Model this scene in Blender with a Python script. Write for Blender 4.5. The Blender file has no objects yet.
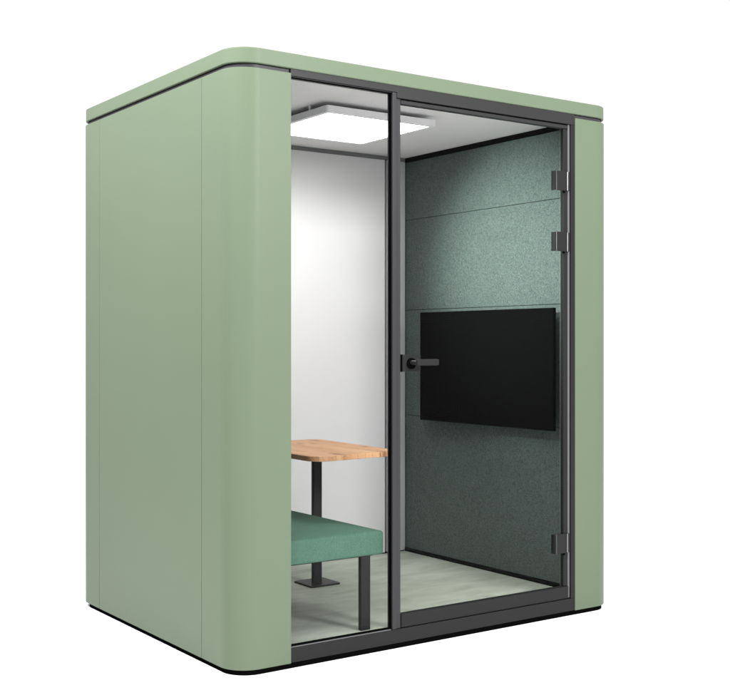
import bpy, bmesh, math
from mathutils import Vector

scene = bpy.context.scene
COL = scene.collection

# ------------------------------------------------------------------ materials
def mat(name):
    m = bpy.data.materials.new(name)
    m.use_nodes = True
    nt = m.node_tree
    b = nt.nodes['Principled BSDF']
    return m, nt, b

def simple(name, rgb, rough=0.5, spec=0.3, metal=0.0, bump=0.0, bscale=300.0, var=0.0, vscale=2.0):
    m, nt, b = mat(name)
    b.inputs['Base Color'].default_value = (*rgb, 1)
    b.inputs['Roughness'].default_value = rough
    b.inputs['Specular IOR Level'].default_value = spec
    b.inputs['Metallic'].default_value = metal
    tc = nt.nodes.new('ShaderNodeTexCoord')
    if bump:
        n = nt.nodes.new('ShaderNodeTexNoise'); n.inputs['Scale'].default_value = bscale
        n.inputs['Detail'].default_value = 4
        nt.links.new(tc.outputs['Object'], n.inputs['Vector'])
        bp = nt.nodes.new('ShaderNodeBump'); bp.inputs['Strength'].default_value = bump
        bp.inputs['Distance'].default_value = 0.001
        nt.links.new(n.outputs['Fac'], bp.inputs['Height'])
        nt.links.new(bp.outputs['Normal'], b.inputs['Normal'])
    if var:
        n = nt.nodes.new('ShaderNodeTexNoise'); n.inputs['Scale'].default_value = vscale
        n.inputs['Detail'].default_value = 3
        nt.links.new(tc.outputs['Object'], n.inputs['Vector'])
        r = nt.nodes.new('ShaderNodeValToRGB')
        r.color_ramp.elements[0].position = 0.3
        r.color_ramp.elements[1].position = 0.7
        r.color_ramp.elements[0].color = (*[c * (1 - var) for c in rgb], 1)
        r.color_ramp.elements[1].color = (*[c * (1 + var) for c in rgb], 1)
        nt.links.new(n.outputs['Fac'], r.inputs['Fac'])
        nt.links.new(r.outputs['Color'], b.inputs['Base Color'])
    return m

GREEN = simple('sage_paint', (0.0930, 0.1200, 0.0800), 0.42, 0.10, bump=0.08, bscale=420, var=0.02, vscale=1.3)
DARK = simple('anthracite_powder_coat', (0.014, 0.014, 0.0145), 0.42, 0.08, bump=0.1, bscale=900)
DARK2 = simple('anthracite_powder_coat_lighter', (0.019, 0.019, 0.0198), 0.40, 0.12, bump=0.1, bscale=900)
BLACK = simple('black_rubber', (0.0022, 0.0022, 0.0022), 0.8, 0.0)
GROOVE = simple('groove_aluminium', (0.035, 0.035, 0.038), 0.45, 0.2)
ALU = simple('brushed_aluminium', (0.30, 0.30, 0.315), 0.35, 0.5, metal=0.35)
CHROME = simple('polished_steel', (0.16, 0.16, 0.165), 0.4, 0.5, metal=1.0)
BEAD = simple('glazing_bead_grey', (0.10, 0.10, 0.105), 0.4, 0.2)
MULL = simple('anthracite_satin_post', (0.024, 0.024, 0.0255), 0.38, 0.15, bump=0.1, bscale=900)
WHITE = simple('white_laminate', (0.735, 0.73, 0.74), 0.7, 0.05)
WHITEP = simple('white_profile', (0.55, 0.55, 0.56), 0.35, 0.4)
CEIL = simple('ceiling_white', (0.80, 0.79, 0.80), 0.6, 0.2, bump=0.1, bscale=500)
FIXT = simple('fixture_white', (0.8, 0.8, 0.81), 0.4, 0.3)
LIGHTGREY = simple('grey_gasket', (0.16, 0.16, 0.165), 0.5, 0.3)
TVB = simple('screen_bezel_black', (0.0025, 0.0025, 0.0028), 0.5, 0.04)
TVS = simple('screen_glass_black', (0.0030, 0.0030, 0.0032), 0.9, 0.0)
GROUND = simple('white_studio_floor', (0.97, 0.97, 0.97), 0.9, 0.0)

def fabric(name, c0, c1, scale, bump, mott=0.0):
    m, nt, b = mat(name)
    tc = nt.nodes.new('ShaderNodeTexCoord')
    n = nt.nodes.new('ShaderNodeTexNoise'); n.inputs['Scale'].default_value = scale
    n.inputs['Detail'].default_value = 5; n.inputs['Roughness'].default_value = 0.75
    nt.links.new(tc.outputs['Object'], n.inputs['Vector'])
    r = nt.nodes.new('ShaderNodeValToRGB')
    r.color_ramp.elements[0].position = 0.34; r.color_ramp.elements[0].color = (*c0, 1)
    r.color_ramp.elements[1].position = 0.66; r.color_ramp.elements[1].color = (*c1, 1)
    nt.links.new(n.outputs['Fac'], r.inputs['Fac'])
    n2 = nt.nodes.new('ShaderNodeTexNoise'); n2.inputs['Scale'].default_value = scale * 0.12
    n2.inputs['Detail'].default_value = 4
    nt.links.new(tc.outputs['Object'], n2.inputs['Vector'])
    mr = nt.nodes.new('ShaderNodeMapRange')
    mr.inputs['From Min'].default_value = 0.3; mr.inputs['From Max'].default_value = 0.7
    mr.inputs['To Min'].default_value = 1 - mott; mr.inputs['To Max'].default_value = 1 + mott
    nt.links.new(n2.outputs['Fac'], mr.inputs['Value'])
    mx = nt.nodes.new('ShaderNodeVectorMath'); mx.operation = 'SCALE'
    nt.links.new(r.outputs['Color'], mx.inputs[0]); nt.links.new(mr.outputs['Result'], mx.inputs['Scale'])
    nt.links.new(mx.outputs['Vector'], b.inputs['Base Color'])
    bp = nt.nodes.new('ShaderNodeBump'); bp.inputs['Strength'].default_value = bump
    bp.inputs['Distance'].default_value = 0.002
    nt.links.new(n.outputs['Fac'], bp.inputs['Height'])
    nt.links.new(bp.outputs['Normal'], b.inputs['Normal'])
    b.inputs['Roughness'].default_value = 0.95
    b.inputs['Specular IOR Level'].default_value = 0.08
    return m

FELT = fabric('teal_grey_felt', (0.046, 0.060, 0.056), (0.130, 0.165, 0.154), 150, 0.5, 0.04)
WOOL = fabric('green_wool', (0.056, 0.126, 0.092), (0.114, 0.220, 0.168), 190, 0.4, 0.03)

# vinyl floor: grey green with soft brushed streaks
FLOOR, nt, b = mat('grey_green_vinyl')
tc = nt.nodes.new('ShaderNodeTexCoord')
mp = nt.nodes.new('ShaderNodeMapping'); mp.inputs['Scale'].default_value = (1.0, 2.6, 1.0)
mp.inputs['Rotation'].default_value = (0, 0, math.radians(-50))
nt.links.new(tc.outputs['Object'], mp.inputs['Vector'])
n = nt.nodes.new('ShaderNodeTexNoise'); n.inputs['Scale'].default_value = 3.2
n.inputs['Detail'].default_value = 7; n.inputs['Roughness'].default_value = 0.6
n.inputs['Distortion'].default_value = 0.5
nt.links.new(mp.outputs['Vector'], n.inputs['Vector'])
r = nt.nodes.new('ShaderNodeValToRGB')
r.color_ramp.elements[0].position = 0.33; r.color_ramp.elements[0].color = (0.345, 0.385, 0.312, 1)
r.color_ramp.elements[1].position = 0.68; r.color_ramp.elements[1].color = (0.505, 0.548, 0.470, 1)
nt.links.new(n.outputs['Fac'], r.inputs['Fac'])
nt.links.new(r.outputs['Color'], b.inputs['Base Color'])
b.inputs['Roughness'].default_value = 0.55; b.inputs['Specular IOR Level'].default_value = 0.2

# oak: narrow staves, grain streaks, a few knots
OAK, nt, b = mat('oak_butcher_block')
tc = nt.nodes.new('ShaderNodeTexCoord')
L = nt.links.new
def mapnoise(sc, nscale, detail=5, dist=0.0):
    mp = nt.nodes.new('ShaderNodeMapping'); mp.inputs['Scale'].default_value = sc
    L(tc.outputs['Object'], mp.inputs['Vector'])
    n = nt.nodes.new('ShaderNodeTexNoise'); n.inputs['Scale'].default_value = nscale
    n.inputs['Detail'].default_value = detail; n.inputs['Distortion'].default_value = dist
    L(mp.outputs['Vector'], n.inputs['Vector']); return n
br = nt.nodes.new('ShaderNodeTexBrick')
mpb = nt.nodes.new('ShaderNodeMapping'); mpb.inputs['Rotation'].default_value = (0, 0, math.radians(90))
L(tc.outputs['Object'], mpb.inputs['Vector']); L(mpb.outputs['Vector'], br.inputs['Vector'])
br.inputs['Color1'].default_value = (0.66, 0.39, 0.21, 1)
br.inputs['Color2'].default_value = (0.48, 0.255, 0.125, 1)
br.inputs['Mortar'].default_value = (0.27, 0.15, 0.08, 1)
br.inputs['Scale'].default_value = 1.0; br.inputs['Mortar Size'].default_value = 0.0006
br.inputs['Brick Width'].default_value = 0.42; br.inputs['Row Height'].default_value = 0.043
br.inputs['Bias'].default_value = -0.2
gr = mapnoise((38, 2.4, 38), 4.0, 7, 0.6)
rg = nt.nodes.new('ShaderNodeMapRange'); rg.inputs['From Min'].default_value = 0.3; rg.inputs['From Max'].default_value = 0.7
rg.inputs['To Min'].default_value = 0.78; rg.inputs['To Max'].default_value = 1.14
L(gr.outputs['Fac'], rg.inputs['Value'])
sc = nt.nodes.new('ShaderNodeVectorMath'); sc.operation = 'SCALE'
L(br.outputs['Color'], sc.inputs[0]); L(rg.outputs['Result'], sc.inputs['Scale'])
last = sc.outputs['Vector']
for (kx, ky, rr) in ((0.775, 0.455, 0.034), (0.93, 1.02, 0.017), (0.985, 0.985, 0.020), (1.10, 0.70, 0.022), (0.70, 0.80, 0.02), (1.02, 0.425, 0.018), (1.09, 1.13, 0.02)):
    sp = nt.nodes.new('ShaderNodeMapping')
    sp.inputs['Location'].default_value = (-kx, -ky * 0.45, 0)
    sp.inputs['Scale'].default_value = (1.0, 0.45, 0)
    L(tc.outputs['Object'], sp.inputs['Vector'])
    nn = mapnoise((30, 12, 30), 1.0, 3)
    le = nt.nodes.new('ShaderNodeVectorMath'); le.operation = 'LENGTH'
    L(sp.outputs['Vector'], le.inputs[0])
    ad = nt.nodes.new('ShaderNodeMath'); ad.operation = 'MULTIPLY_ADD'
    ad.inputs[1].default_value = 0.030; ad.inputs[2].default_value = -0.015
    L(nn.outputs['Fac'], ad.inputs[0])
    a2 = nt.nodes.new('ShaderNodeMath'); a2.operation = 'ADD'
    L(ad.outputs[0], a2.inputs[0]); L(le.outputs['Value'], a2.inputs[1])
    ms = nt.nodes.new('ShaderNodeMapRange'); ms.inputs['From Min'].default_value = rr * 0.25
    ms.inputs['From Max'].default_value = rr; ms.inputs['To Min'].default_value = 0.75; ms.inputs['To Max'].default_value = 0
    L(a2.outputs[0], ms.inputs['Value'])
    mx = nt.nodes.new('ShaderNodeMix'); mx.data_type = 'RGBA'
    L(ms.outputs['Result'], mx.inputs['Factor']); L(last, mx.inputs['A'])
    mx.inputs['B'].default_value = (0.16, 0.075, 0.032, 1)
    last = mx.outputs['Result']
L(last, b.inputs['Base Color'])
b.inputs['Roughness'].default_value = 0.5; b.inputs['Specular IOR Level'].default_value = 0.2

# anti-reflective clear glass, faint neutral tint
def glass(name, tint, refl):
    m = bpy.data.materials.new(name); m.use_nodes = True
    nt = m.node_tree; nt.nodes.clear()
    out = nt.nodes.new('ShaderNodeOutputMaterial')
    tr = nt.nodes.new('ShaderNodeBsdfTransparent'); tr.inputs['Color'].default_value = (*tint, 1)
    gl = nt.nodes.new('ShaderNodeBsdfGlossy'); gl.inputs['Roughness'].default_value = 0.01
    mix = nt.nodes.new('ShaderNodeMixShader'); mix.inputs['Fac'].default_value = refl
    nt.links.new(tr.outputs[0], mix.inputs[1]); nt.links.new(gl.outputs[0], mix.inputs[2])
    nt.links.new(mix.outputs[0], out.inputs['Surface'])
    return m
GLASS = glass('clear_low_reflection_glass', (0.86, 0.86, 0.86), 0.003)

LED, nt, b = mat('lit_led_diffuser')
b.inputs['Base Color'].default_value = (0.8, 0.8, 0.8, 1)
b.inputs['Emission Color'].default_value = (1.0, 0.985, 0.96, 1)
b.inputs['Emission Strength'].default_value = 15.0

# ------------------------------------------------------------------ helpers
def obj(name, bm, m, parent=None, bevel=0.0, seg=2, smooth=False, loc=None):
    bmesh.ops.recalc_face_normals(bm, faces=bm.faces)
    me = bpy.data.meshes.new(name); bm.to_mesh(me); bm.free()
    me.materials.append(m)
    o = bpy.data.objects.new(name, me); COL.objects.link(o)
    if parent: o.parent = parent
    if smooth or bevel:
        for p in me.polygons: p.use_smooth = True
    if bevel:
        md = o.modifiers.new('bevel', 'BEVEL'); md.width = bevel; md.segments = seg
        md.limit_method = 'ANGLE'; md.angle_limit = math.radians(35)
        md.harden_normals = True
    return o

def box(bm, x0, x1, y0, y1, z0, z1):
    vs = [bm.verts.new((x, y, z)) for z in (z0, z1) for x, y in ((x0, y0), (x1, y0), (x1, y1), (x0, y1))]
    for f in ((0, 1, 2, 3), (4, 5, 6, 7), (0, 1, 5, 4), (1, 2, 6, 5), (2, 3, 7, 6), (3, 0, 4, 7)):
        bm.faces.new([vs[i] for i in f])

def boxes(name, m, lst, parent=None, bevel=0.0015, seg=2):
    bm = bmesh.new()
    for bb in lst: box(bm, *bb)
    return obj(name, bm, m, parent, bevel, seg)

def prism(bm, pts, z0, z1):
    a = [bm.verts.new((x, y, z0)) for x, y in pts]; c = [bm.verts.new((x, y, z1)) for x, y in pts]
    n = len(pts)
    bm.faces.new(a[::-1]); bm.faces.new(c)
    for i in range(n): bm.faces.new((a[i], a[(i + 1) % n], c[(i + 1) % n], c[i]))

def rrect(x0, x1, y0, y1, r, n=14):
    pts = []
    for cx, cy, a0 in ((x1 - r, y0 + r, -90), (x1 - r, y1 - r, 0), (x0 + r, y1 - r, 90), (x0 + r, y0 + r, 180)):
        for i in range(n + 1):
            a = math.radians(a0 + 90 * i / n)
            pts.append((cx + r * math.cos(a), cy + r * math.sin(a)))
    return pts

def strip(outer, inner):            # closed outline of a bent sheet
    return outer + inner[::-1]

def arc(cx, cy, r, a0, a1, n=28):
    return [(cx + r * math.cos(math.radians(a0 + (a1 - a0) * i / n)), cy + r * math.sin(math.radians(a0 + (a1 - a0) * i / n))) for i in range(n + 1)]

def empty(name, label, cat, loc, group=None):
    o = bpy.data.objects.new(name, None); COL.objects.link(o)
    o.empty_display_size = 0.2
    o['label'] = label; o['category'] = cat
    if group: o['group'] = group
    o.location = loc
    return o

def cyl(bm, p0, p1, r, n=24):
    p0 = Vector(p0); p1 = Vector(p1); d = (p1 - p0).normalized()
    u = d.orthogonal().normalized(); v = d.cross(u)
    a = []; c = []
    for i in range(n):
        t = 2 * math.pi * i / n
        w = u * math.cos(t) * r + v * math.sin(t) * r
        a.append(bm.verts.new(p0 + w)); c.append(bm.verts.new(p1 + w))
    bm.faces.new(a[::-1]); bm.faces.new(c)
    for i in range(n): bm.faces.new((a[i], a[(i + 1) % n], c[(i + 1) % n], c[i]))

# ------------------------------------------------------------------ dimensions (metres)
W, D, R = 2.09, 1.60, 0.115
WB, WT = 0.022, 2.354            # outer shell
RB, RT = 2.372, 2.433            # roof slab
XL, XR, YB = 0.172, 1.918, 1.45  # inner room
ZF, ZC = 0.084, 2.362
T = 0.022                        # shell thickness
S1, S2 = 0.2745, 1.332           # side seams
G = 0.0011

# ------------------------------------------------------------------ ground
bm = bmesh.new()
v = [bm.verts.new(p) for p in ((-60, -60, 0), (60, -60, 0), (60, 60, 0), (-60, 60, 0))]
bm.faces.new(v)
g = obj('ground', bm, GROUND); g['kind'] = 'structure'

# ------------------------------------------------------------------ booth
booth = empty('office_booth', 'sage green meeting booth with rounded corners and a glazed front on white ground', 'booth', (0, 0, 0))

# plinth
bm = bmesh.new(); prism(bm, rrect(0.012, W - 0.012, 0.010, D - 0.03, R - 0.01), 0.0, WB - 0.0005)
obj('plinth', bm, BLACK, booth, 0.001)

def shell(name, pts):
    bm = bmesh.new(); prism(bm, pts, WB, WT); return obj(name, bm, GREEN, booth, 0.0018, 2)

LE, RE = 0.254, 1.828
# front left corner
shell('corner_panel', strip([(LE, 0)] + arc(R, R, R, -90, -180) + [(0, S1 - G)],
                            [(LE, T)] + arc(R, R, R - T, -90, -180) + [(T, S1 - G)]))
shell('corner_panel', strip([(RE, 0)] + arc(W - R, R, R, -90, 0) + [(W, S1 - G)],
                            [(RE, T)] + arc(W - R, R, R - T, -90, 0) + [(W - T, S1 - G)]))
shell('corner_panel', strip([(0, S2 + G)] + arc(R, D - R, R, 180, 90) + [(LE, D)],
                            [(T, S2 + G)] + arc(R, D - R, R - T, 180, 90) + [(LE, D - T)]))
shell('corner_panel', strip([(W, S2 + G)] + arc(W - R, D - R, R, 0, 90) + [(RE, D)],
                            [(W - T, S2 + G)] + arc(W - R, D - R, R - T, 0, 90) + [(RE, D - T)]))
boxes('side_panel', GREEN, [(0, T, S1 + G, S2 - G, WB, WT)], booth, 0.0018)
boxes('side_panel', GREEN, [(W - T, W, S1 + G, S2 - G, WB, WT)], booth, 0.0018)
boxes('rear_panel', GREEN, [(LE + 2 * G, RE - 2 * G, D - T, D, WB, WT)], booth, 0.0018)
# studs behind the seams
for xa in (T + .001, W - T - .03):
    for ya in (S1, S2):
        boxes('inner_stud', DARK, [(xa, xa + .029, ya - .03, ya + .03, WB, WT - .002)], booth, 0)

# roof slab, shadow groove ring under it
bm = bmesh.new(); prism(bm, rrect(0.002, W - 0.002, 0.0, D, R, 28), RB, RT)
roof = obj('roof', bm, GREEN, booth, 0.005, 3)
bm = bmesh.new()
o_ = rrect(0.016, W - 0.016, 0.014, D - 0.016, R - 0.015, 20)
i_ = rrect(0.056, W - 0.056, 0.054, D - 0.056, R - 0.055, 20)
z0, z1 = WT - 0.012, RB - 0.0006
A = [[bm.verts.new((x, y, z)) for x, y in pts] for z in (z0, z1) for pts in (o_, i_)]
n = len(o_)
for k in range(n):
    j = (k + 1) % n
    bm.faces.new((A[0][k], A[0][j], A[2][j], A[2][k])); bm.faces.new((A[1][k], A[3][k], A[3][j], A[1][j]))
    bm.faces.new((A[0][k], A[1][k], A[1][j], A[0][j])); bm.faces.new((A[2][k], A[2][j], A[3][j], A[3][k]))
obj('shadow_groove', bm, GROOVE, booth)
bm = bmesh.new()
prism(bm, rrect(0.0135, W - 0.0135, 0.0115, D - 0.0135, R - 0.012, 20), RB - 0.0022, RB - 0.0003)
obj('roof_shade_sheet', bm, BLACK, booth)  # black sheet standing in for the shade line under the roof

# inner room
boxes('inner_ceiling', CEIL, [(XL - 0.03, XR + 0.03, 0.032, YB + 0.03, ZC, ZC + 0.009)], booth, 0)
fl = boxes('booth_floor', FLOOR, [(XL - 0.03, XR + 0.03, 0.046, YB + 0.03, WB + 0.001, ZF)], booth, 0)
boxes('back_wall_panel', WHITE, [(XL, 1.7705, YB, YB + 0.02, ZF + 0.004, 2.340)], booth, 0.001)
boxes('back_wall_liner', BLACK, [(XL - 0.02, XR + 0.02, YB + 0.021, YB + 0.03, ZF, ZC)], booth, 0)
# corner profile: stepped white aluminium column
boxes('corner_profile', WHITEP, [(1.7855, 1.806, YB - 0.004, YB + 0.02, ZF + 0.006, 2.340), (1.806, 1.880, YB + 0.002, YB + 0.02, ZF + 0.006, 2.340),
                                 (1.880, 1.9155, YB - 0.002, YB + 0.02, ZF + 0.006, 2.340)], booth, 0.002)
boxes('ceiling_trim', LIGHTGREY, [(XL, XR - 0.004, YB - 0.006, YB + 0.02, 2.3405, 2.3612)], booth, 0.001)
boxes('floor_trim', BLACK, [(XL, XR - 0.012, YB - 0.003, YB + 0.02, ZF + 0.0005, ZF + 0.0055)], booth, 0)

def felt_wall(x0, x1, side):
    zs = [0.104, 0.873, 1.480, 2.0015, 2.337]
    for a, c in zip(zs[:-1], zs[1:]):
        boxes('felt_panel', FELT, [(x0, x1, 0.052, YB - 0.001, a + 0.0009, c - 0.0009)], booth, 0.003, 3)
felt_wall(XR, XR + 0.02, 1)
felt_wall(XL - 0.02, XL, -1)
boxes('wall_liner', BLACK, [(XR + 0.0205, XR + 0.03, 0.052, YB + 0.02, ZF, ZC)], booth, 0)
boxes('wall_liner', BLACK, [(XL - 0.03, XL - 0.0205, 0.052, YB + 0.02, ZF, ZC)], booth, 0)
boxes('skirting', BLACK, [(XR - 0.008, XR + 0.02, 0.052, YB - 0.004, ZF + 0.0005, 0.1035)], booth, 0.001)
boxes('skirting', BLACK, [(XL - 0.02, XL + 0.008, 0.052, YB - 0.004, ZF + 0.0005, 0.1035)], booth, 0.001)
boxes('upper_trim', BLACK, [(XR - 0.008, XR + 0.02, 0.052, YB - 0.007, 2.3385, 2.3612)], booth, 0.001)
boxes('upper_trim', BLACK, [(XL - 0.02, XL + 0.008, 0.052, YB - 0.007, 2.3385, 2.3612)], booth, 0.001)

# front frame -------------------------------------------------------
FY = 0.004
bm = bmesh.new()
prism(bm, [(LE, 2.3445), (0.779, 2.3445), (0.779, 2.3215), (RE - 0.0005, 2.3215), (RE - 0.0005, 2.3715), (LE, 2.3715)], 0, 0.042)
for v_ in bm.verts: v_.co = Vector((v_.co.x, FY + v_.co.z, v_.co.y))
obj('header_rail', bm, DARK2, booth, 0.0012)
boxes('sill_rail', DARK, [(LE + 0.001, RE - 0.0005, FY, 0.046, WB + 0.001, 0.0812)], booth, 0.002)
boxes('mullion', MULL, [(0.7560, 0.7786, FY + 0.002, 0.044, 0.0816, 2.3440), (0.7788, 0.8030, FY + 0.008, 0.044, 0.0816, 2.3210)], booth, 0.003, 3)
boxes('stile', DARK, [(1.8030, RE - 0.0005, FY, 0.026, 0.0816, 2.3206)], booth, 0.002)
boxes('hinge_reveal', BEAD, [(1.7912, 1.8028, 0.0125, 0.026, 0.0850, 2.3206)], booth, 0.002)
boxes('door_stop', WHITEP, [(1.778, 1.86, 0.0455, 0.0505, 0.0850, 2.3205)], booth, 0.001)
boxes('wall_return', DARK, [(1.829, XR + 0.03, 0.030, 0.045, WB + 0.002, 2.340)], booth, 0)
boxes('wall_return', DARK, [(XL - 0.03, LE - 0.001, 0.030, 0.051, WB + 0.002, 2.340)], booth, 0)

# fixed pane with black gasket
wp = boxes('window_pane', GLASS, [(LE - 0.004, 0.7610, 0.0190, 0.0250, 0.0835, 2.3435)], booth, 0)
g0, g1, gz0, gz1, gy0, gy1 = LE + 0.0005, 0.7612, 0.0815, 2.3442, 0.0150, 0.0300
boxes('gasket', BLACK, [(0.7540, g1, gy0, gy1, gz0, gz1), (g0, 0.7498, gy0, gy1, 2.3395, gz1), (g0, 0.7498, gy0, gy1, gz0 + 0.0035, 0.0905)], wp, 0.001)
boxes('glazing_bead', BEAD, [(g0, 0.7498, 0.0075, 0.0145, 0.0815, 0.0850)], wp, 0.0008)

# door ---------------------------------------------------------------
door = boxes('glass_door', GLASS, [(0.8040, 1.7880, 0.0215, 0.0275, 0.100, 2.3080)], booth, 0)
boxes('bottom_rail', DARK, [(0.8040, 1.7900, 0.0080, 0.0400, 0.0842, 0.1405)], door, 0.002)
boxes('top_rail', DARK2, [(0.8040, 1.7900, 0.0110, 0.0400, 2.3000, 2.3165)], door, 0.002)
boxes('hinge_stile', DARK, [(1.7650, 1.7900, 0.0150, 0.0380, 0.1410, 2.2995)], door, 0.003, 3)
boxes('door_gap_shade', BLACK, [(0.8040, 1.7950, 0.0300, 0.0430, 2.3168, 2.3212)], door, 0)  # black strip standing in for shade in the gap above the door
for zc_ in (2.0515, 1.7655, 0.345):
    hg = boxes('hinge', DARK, [(1.7055, 1.7120, 0.0120, 0.0370, zc_ - 0.045, zc_ + 0.045), (1.7160, 1.7765, 0.0060, 0.0140, zc_ - 0.0455, zc_ + 0.0455)], door, 0.0015)
    boxes('clamp_edge', CHROME, [(1.7122, 1.7158, 0.0080, 0.0150, zc_ - 0.045, zc_ + 0.045)], hg, 0.0004)
    bm = bmesh.new(); cyl(bm, (1.7835, 0.0085, zc_ - 0.044), (1.7835, 0.0085, zc_ + 0.044), 0.0048)
    obj('hinge_pin', bm, CHROME, hg, smooth=False)
    boxes('knuckle', DARK, [(1.7895, 1.7975, 0.0040, 0.0260, zc_ - 0.044, zc_ + 0.044)], hg, 0.002)
    bm = bmesh.new(); cyl(bm, (1.7640, 0.012, zc_ - 0.055), (1.7640, 0.012, zc_ - 0.0458), 0.006)
    obj('hinge_cap', bm, BLACK, hg)

# lock plate + lever
bm = bmesh.new()
prism(bm, [(x, z) for x, z in rrect(0.8090, 0.9075, 1.1665, 1.2385, 0.004, 5)], 0.0, 0.012)
for v_ in bm.verts: v_.co = Vector((v_.co.x, 0.0085 + v_.co.z, v_.co.y))
lock = obj('lock_plate', bm, DARK, door, 0.0015)
boxes('lock_body', DARK, [(0.8090, 0.9075, 0.0285, 0.044, 1.1665, 1.2385)], door, 0.002)
boxes('strike_plate', BLACK, [(0.8032, 0.8085, 0.0060, 0.0280, 1.1655, 1.2395)], door, 0.0008)
bm = bmesh.new(); cyl(bm, (0.855, 0.0095, 1.2010), (0.855, 0.0015, 1.2010), 0.0235, 40)
obj('rose', bm, BLACK, lock, 0.0015)
bm = bmesh.new(); cyl(bm, (0.853, 0.002, 1.2050), (0.853, -0.046, 1.2050), 0.0095, 24)
obj('spindle', bm, CHROME, lock, 0.001)
bm = bmesh.new()
pts = [(x, z) for x, z in rrect(0.840, 0.958, 1.1925, 1.2200, 0.006, 6)]
prism(bm, pts, 0, 0.013)
for v_ in bm.verts: v_.co = Vector((v_.co.x, -0.056 + v_.co.z, v_.co.y))
obj('lever_handle', bm, DARK, lock, 0.004, 3)

# ------------------------------------------------------------------ bench along the left wall
bench = empty('bench', 'green upholstered bench on dark metal legs behind the fixed glass pane', 'bench', (0.46, 0.72, ZF))
def rel(e): return Vector(e.location)
def into(parent, o):
    # meshes are built in world coordinates; shift them into the parent's frame
    off = rel(parent)
    for v_ in o.data.vertices: v_.co -= off
    return o
bx0, bx1, by0, by1, bz0, bz1 = 0.185, 0.748, 0.056, 1.42, 0.394, 0.4935
bm = bmesh.new()
nx, ny = 14, 32
box(bm, bx0, bx1, by0, by1, bz0, bz1)
bmesh.ops.bevel(bm, geom=[e for e in bm.edges], offset=0.014, segments=5, profile=0.6, affect='EDGES')
for v_ in bm.verts:
    # a slight crown on the upholstery and a pulled-in underside
    if v_.co.z > bz1 - 0.03:
        u = (v_.co.x - bx0) / (bx1 - bx0); w = (v_.co.y - by0) / (by1 - by0)
        v_.co.z += 0.0
o = obj('seat', bm, WOOL, bench, smooth=True); into(bench, o)
bm = bmesh.new()
box(bm, bx0 + 0.03, bx1 - 0.04, by0 + 0.03, by1 - 0.03, bz0 - 0.006, bz0 + 0.002)
o = obj('seat_frame', bm, BLACK, bench); into(bench, o)
for lx in (0.655, 0.235):
    for ly in (0.068, 0.71, 1.35):
        bm = bmesh.new(); box(bm, lx - 0.024, lx + 0.024, ly - 0.010, ly + 0.012, ZF, bz0 + 0.0005)
        o = obj('leg', bm, DARK2, bench, 0.003, 3); into(bench, o)

# ------------------------------------------------------------------ table
table = empty('table', 'small oak topped table with rounded corners on one grey post by the white back wall', 'table', (0.995, 0.975, ZF))
bm = bmesh.new()
def poly_round(P, r, n=10):
    out = []
    k = len(P)
    for i in range(k):
        p = Vector(P[i]); a = Vector(P[i - 1]) - p; c = Vector(P[(i + 1) % k]) - p
        rr = r[i]
        a.normalize(); c.normalize()
        ang = a.angle(c); d = rr / math.tan(ang / 2)
        cen = p + (a + c).normalized() * (rr / math.sin(ang / 2))
        s = p + a * d - cen; e = p + c * d - cen
        a0 = math.atan2(s.y, s.x); a1 = math.atan2(e.y, e.x)
        dd = (a1 - a0 + math.pi) % (2 * math.pi) - math.pi
        for j in range(n + 1):
            t = a0 + dd * j / n
            out.append((cen.x + rr * math.cos(t), cen.y + rr * math.sin(t)))
    return out
prism(bm, poly_round([(0.612, 0.385), (1.118, 0.432), (1.165, 1.215), (0.640, 1.235)], (0.075, 0.045, 0.06, 0.06)), 0.7615, 0.785)
o = obj('tabletop', bm, OAK, table, 0.0025, 3)
# keep the wood pattern in world placement: object stays at world origin inside the empty
o.location = (-table.location.x, -table.location.y, -table.location.z)
bm = bmesh.new(); prism(bm, rrect(0.971, 1.023, 0.958, 0.982, 0.006, 5), ZF + 0.009, 0.7612)
o = obj('post', bm, DARK2, table, 0); into(table, o)
bm = bmesh.new(); prism(bm, rrect(0.916, 1.088, 0.888, 1.058, 0.012, 6), ZF + 0.0003, ZF + 0.0088)
o = obj('base_plate', bm, DARK2, table, 0.002); into(table, o)
bm = bmesh.new(); box(bm, 0.90, 1.09, 0.88, 1.06, 0.7550, 0.7613)
o = obj('mounting_plate', bm, DARK, table, 0.001); into(table, o)

# ------------------------------------------------------------------ wall screen
tv = empty('wall_screen', 'wide black flat screen mounted on the teal grey felt wall', 'screen', (XR - 0.03, 0.685, 1.16))
bm = bmesh.new(); box(bm, XR - 0.079, XR - 0.058, 0.160, 1.210, 0.860, 1.461)
o = obj('screen_housing', bm, TVB, tv, 0.003); into(tv, o)
bm = bmesh.new(); box(bm, XR - 0.0805, XR - 0.0792, 0.163, 1.207, 0.865, 1.458)
o = obj('display', bm, TVS, tv, 0.0004); into(tv, o)
bm = bmesh.new(); box(bm, XR - 0.0578, XR - 0.030, 0.26, 1.11, 0.92, 1.40)
o = obj('rear_casing', bm, TVB, tv, 0.004); into(tv, o)
bm = bmesh.new(); box(bm, XR - 0.0298, XR - 0.0005, 0.55, 0.82, 1.02, 1.30)
o = obj('mounting_bracket', bm, BLACK, tv, 0.001); into(tv, o)

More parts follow.
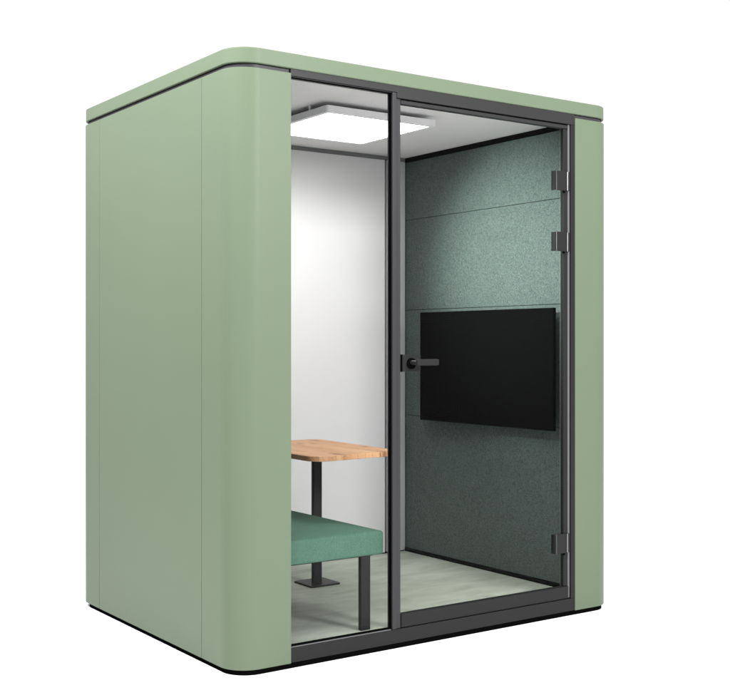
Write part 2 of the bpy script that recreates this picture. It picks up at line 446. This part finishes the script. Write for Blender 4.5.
# ------------------------------------------------------------------ ceiling light
lamp = empty('ceiling_light', 'square white panel light hung just under the booth ceiling', 'light', (0.939, 0.626, ZC))
x0, x1, y0, y1, zb, zt = 0.660, 1.276, 0.360, 0.972, 2.308, 2.339
bm = bmesh.new()
b_ = 0.024
for bb in ((x0, x1, y0, y0 + b_, zb, zt), (x0, x1, y1 - b_, y1, zb, zt), (x0, x0 + b_, y0 + b_, y1 - b_, zb, zt), (x1 - b_, x1, y0 + b_, y1 - b_, zb, zt)):
    pass
out = rrect(x0, x1, y0, y1, 0.012, 5); inn = rrect(x0 + b_, x1 - b_, y0 + b_, y1 - b_, 0.002, 5)
A = [[bm.verts.new((x, y, z)) for x, y in pts] for z in (zb, zt) for pts in (out, inn)]
n = len(out)
for k in range(n):
    j = (k + 1) % n
    bm.faces.new((A[0][k], A[0][j], A[2][j], A[2][k])); bm.faces.new((A[1][k], A[3][k], A[3][j], A[1][j]))
    bm.faces.new((A[0][k], A[1][k], A[1][j], A[0][j])); bm.faces.new((A[2][k], A[2][j], A[3][j], A[3][k]))
o = obj('light_frame', bm, FIXT, lamp, 0.0015); into(lamp, o)
bm = bmesh.new(); box(bm, x0 + b_ + .0005, x1 - b_ - .0005, y0 + b_ + .0005, y1 - b_ - .0005, zb + 0.002, zb + 0.006)
o = obj('diffuser', bm, LED, lamp); into(lamp, o)
bm = bmesh.new(); box(bm, x0 + b_ - .002, x1 - b_ + .002, y0 + b_ - .002, y1 - b_ + .002, zt - 0.006, zt + 0.001)
o = obj('back_cover', bm, FIXT, lamp); into(lamp, o)
bm = bmesh.new(); box(bm, x0 + .16, x1 - .16, y0 + .16, y1 - .16, zt + 0.0012, ZC - 0.0003)
o = obj('mounting_box', bm, FIXT, lamp); into(lamp, o)
for hx, hy in ((x0 + 0.008, 0.515), (x0 + 0.008, 0.86), (x1 - 0.008, 0.515), (x1 - 0.008, 0.86)):
    bm = bmesh.new(); cyl(bm, (hx, hy, zt), (hx, hy, ZC - 0.0004), 0.005, 16)
    o = obj('hanger', bm, FIXT, lamp); into(lamp, o)

# ------------------------------------------------------------------ world and lamps
w = bpy.data.worlds.new('World'); scene.world = w; w.use_nodes = True
bg = w.node_tree.nodes['Background']
bg.inputs['Color'].default_value = (1, 1, 1, 1); bg.inputs['Strength'].default_value = 1.06

def area(name, loc, target, sx, sy, power):
    l = bpy.data.lights.new(name, 'AREA'); l.shape = 'RECTANGLE'; l.size = sx; l.size_y = sy; l.energy = power
    o = bpy.data.objects.new(name, l); COL.objects.link(o); o.location = loc
    o.rotation_euler = (Vector(target) - Vector(loc)).to_track_quat('-Z', 'Y').to_euler()
    return o
area('side_softbox', (-1.9, 0.5, 3.8), (0, 0.6, 1.7), 3.0, 0.8, 225)
area('front_softbox', (1.3, -1.45, 3.9), (1.3, 0, 1.9), 3.0, 0.6, 48)
area('corner_softbox', (-1.25, -1.35, 3.9), (0, 0, 1.9), 0.9, 0.9, 60)
area('fill_softbox', (1.8, -5.0, 3.2), (0.9, 0.6, 0.8), 1.4, 0.9, 375)

sp = bpy.data.lights.new('added_felt_glow_spot', 'SPOT'); sp.energy = 340; sp.color = (0.86, 1.0, 0.93)  # added lamp without a fixture, brightens the right felt wall
sp.spot_size = math.radians(56); sp.spot_blend = 1.0; sp.shadow_soft_size = 0.06
so = bpy.data.objects.new('added_felt_glow_spot', sp); COL.objects.link(so); so.location = (0.30, 0.64, 1.98)
so.rotation_euler = (Vector((1.918, 0.50, 1.64)) - so.location).to_track_quat('-Z', 'Y').to_euler()

# ------------------------------------------------------------------ camera
cam = bpy.data.cameras.new('camera'); co = bpy.data.objects.new('camera', cam); COL.objects.link(co)
co.location = (-2.12554, -3.88390, 1.28162)
yaw = math.atan2(0.81758, 0.57581)           # heading from +x
co.rotation_euler = (math.radians(90), 0, yaw - math.pi / 2)
cam.sensor_width = 36; cam.sensor_fit = 'HORIZONTAL'
cam.lens = 36 * 1151.5 / 730
cam.shift_y = -5.5 / 730
cam.clip_end = 500; cam.clip_start = 0.05
scene.camera = co

scene.view_settings.view_transform = 'Standard'
scene.view_settings.look = 'None'
scene.view_settings.exposure = 0; scene.view_settings.gamma = 1
scene.cycles.max_bounces = 12
scene.cycles.diffuse_bounces = 6
scene.cycles.transparent_max_bounces = 16
scene.cycles.use_denoising = True
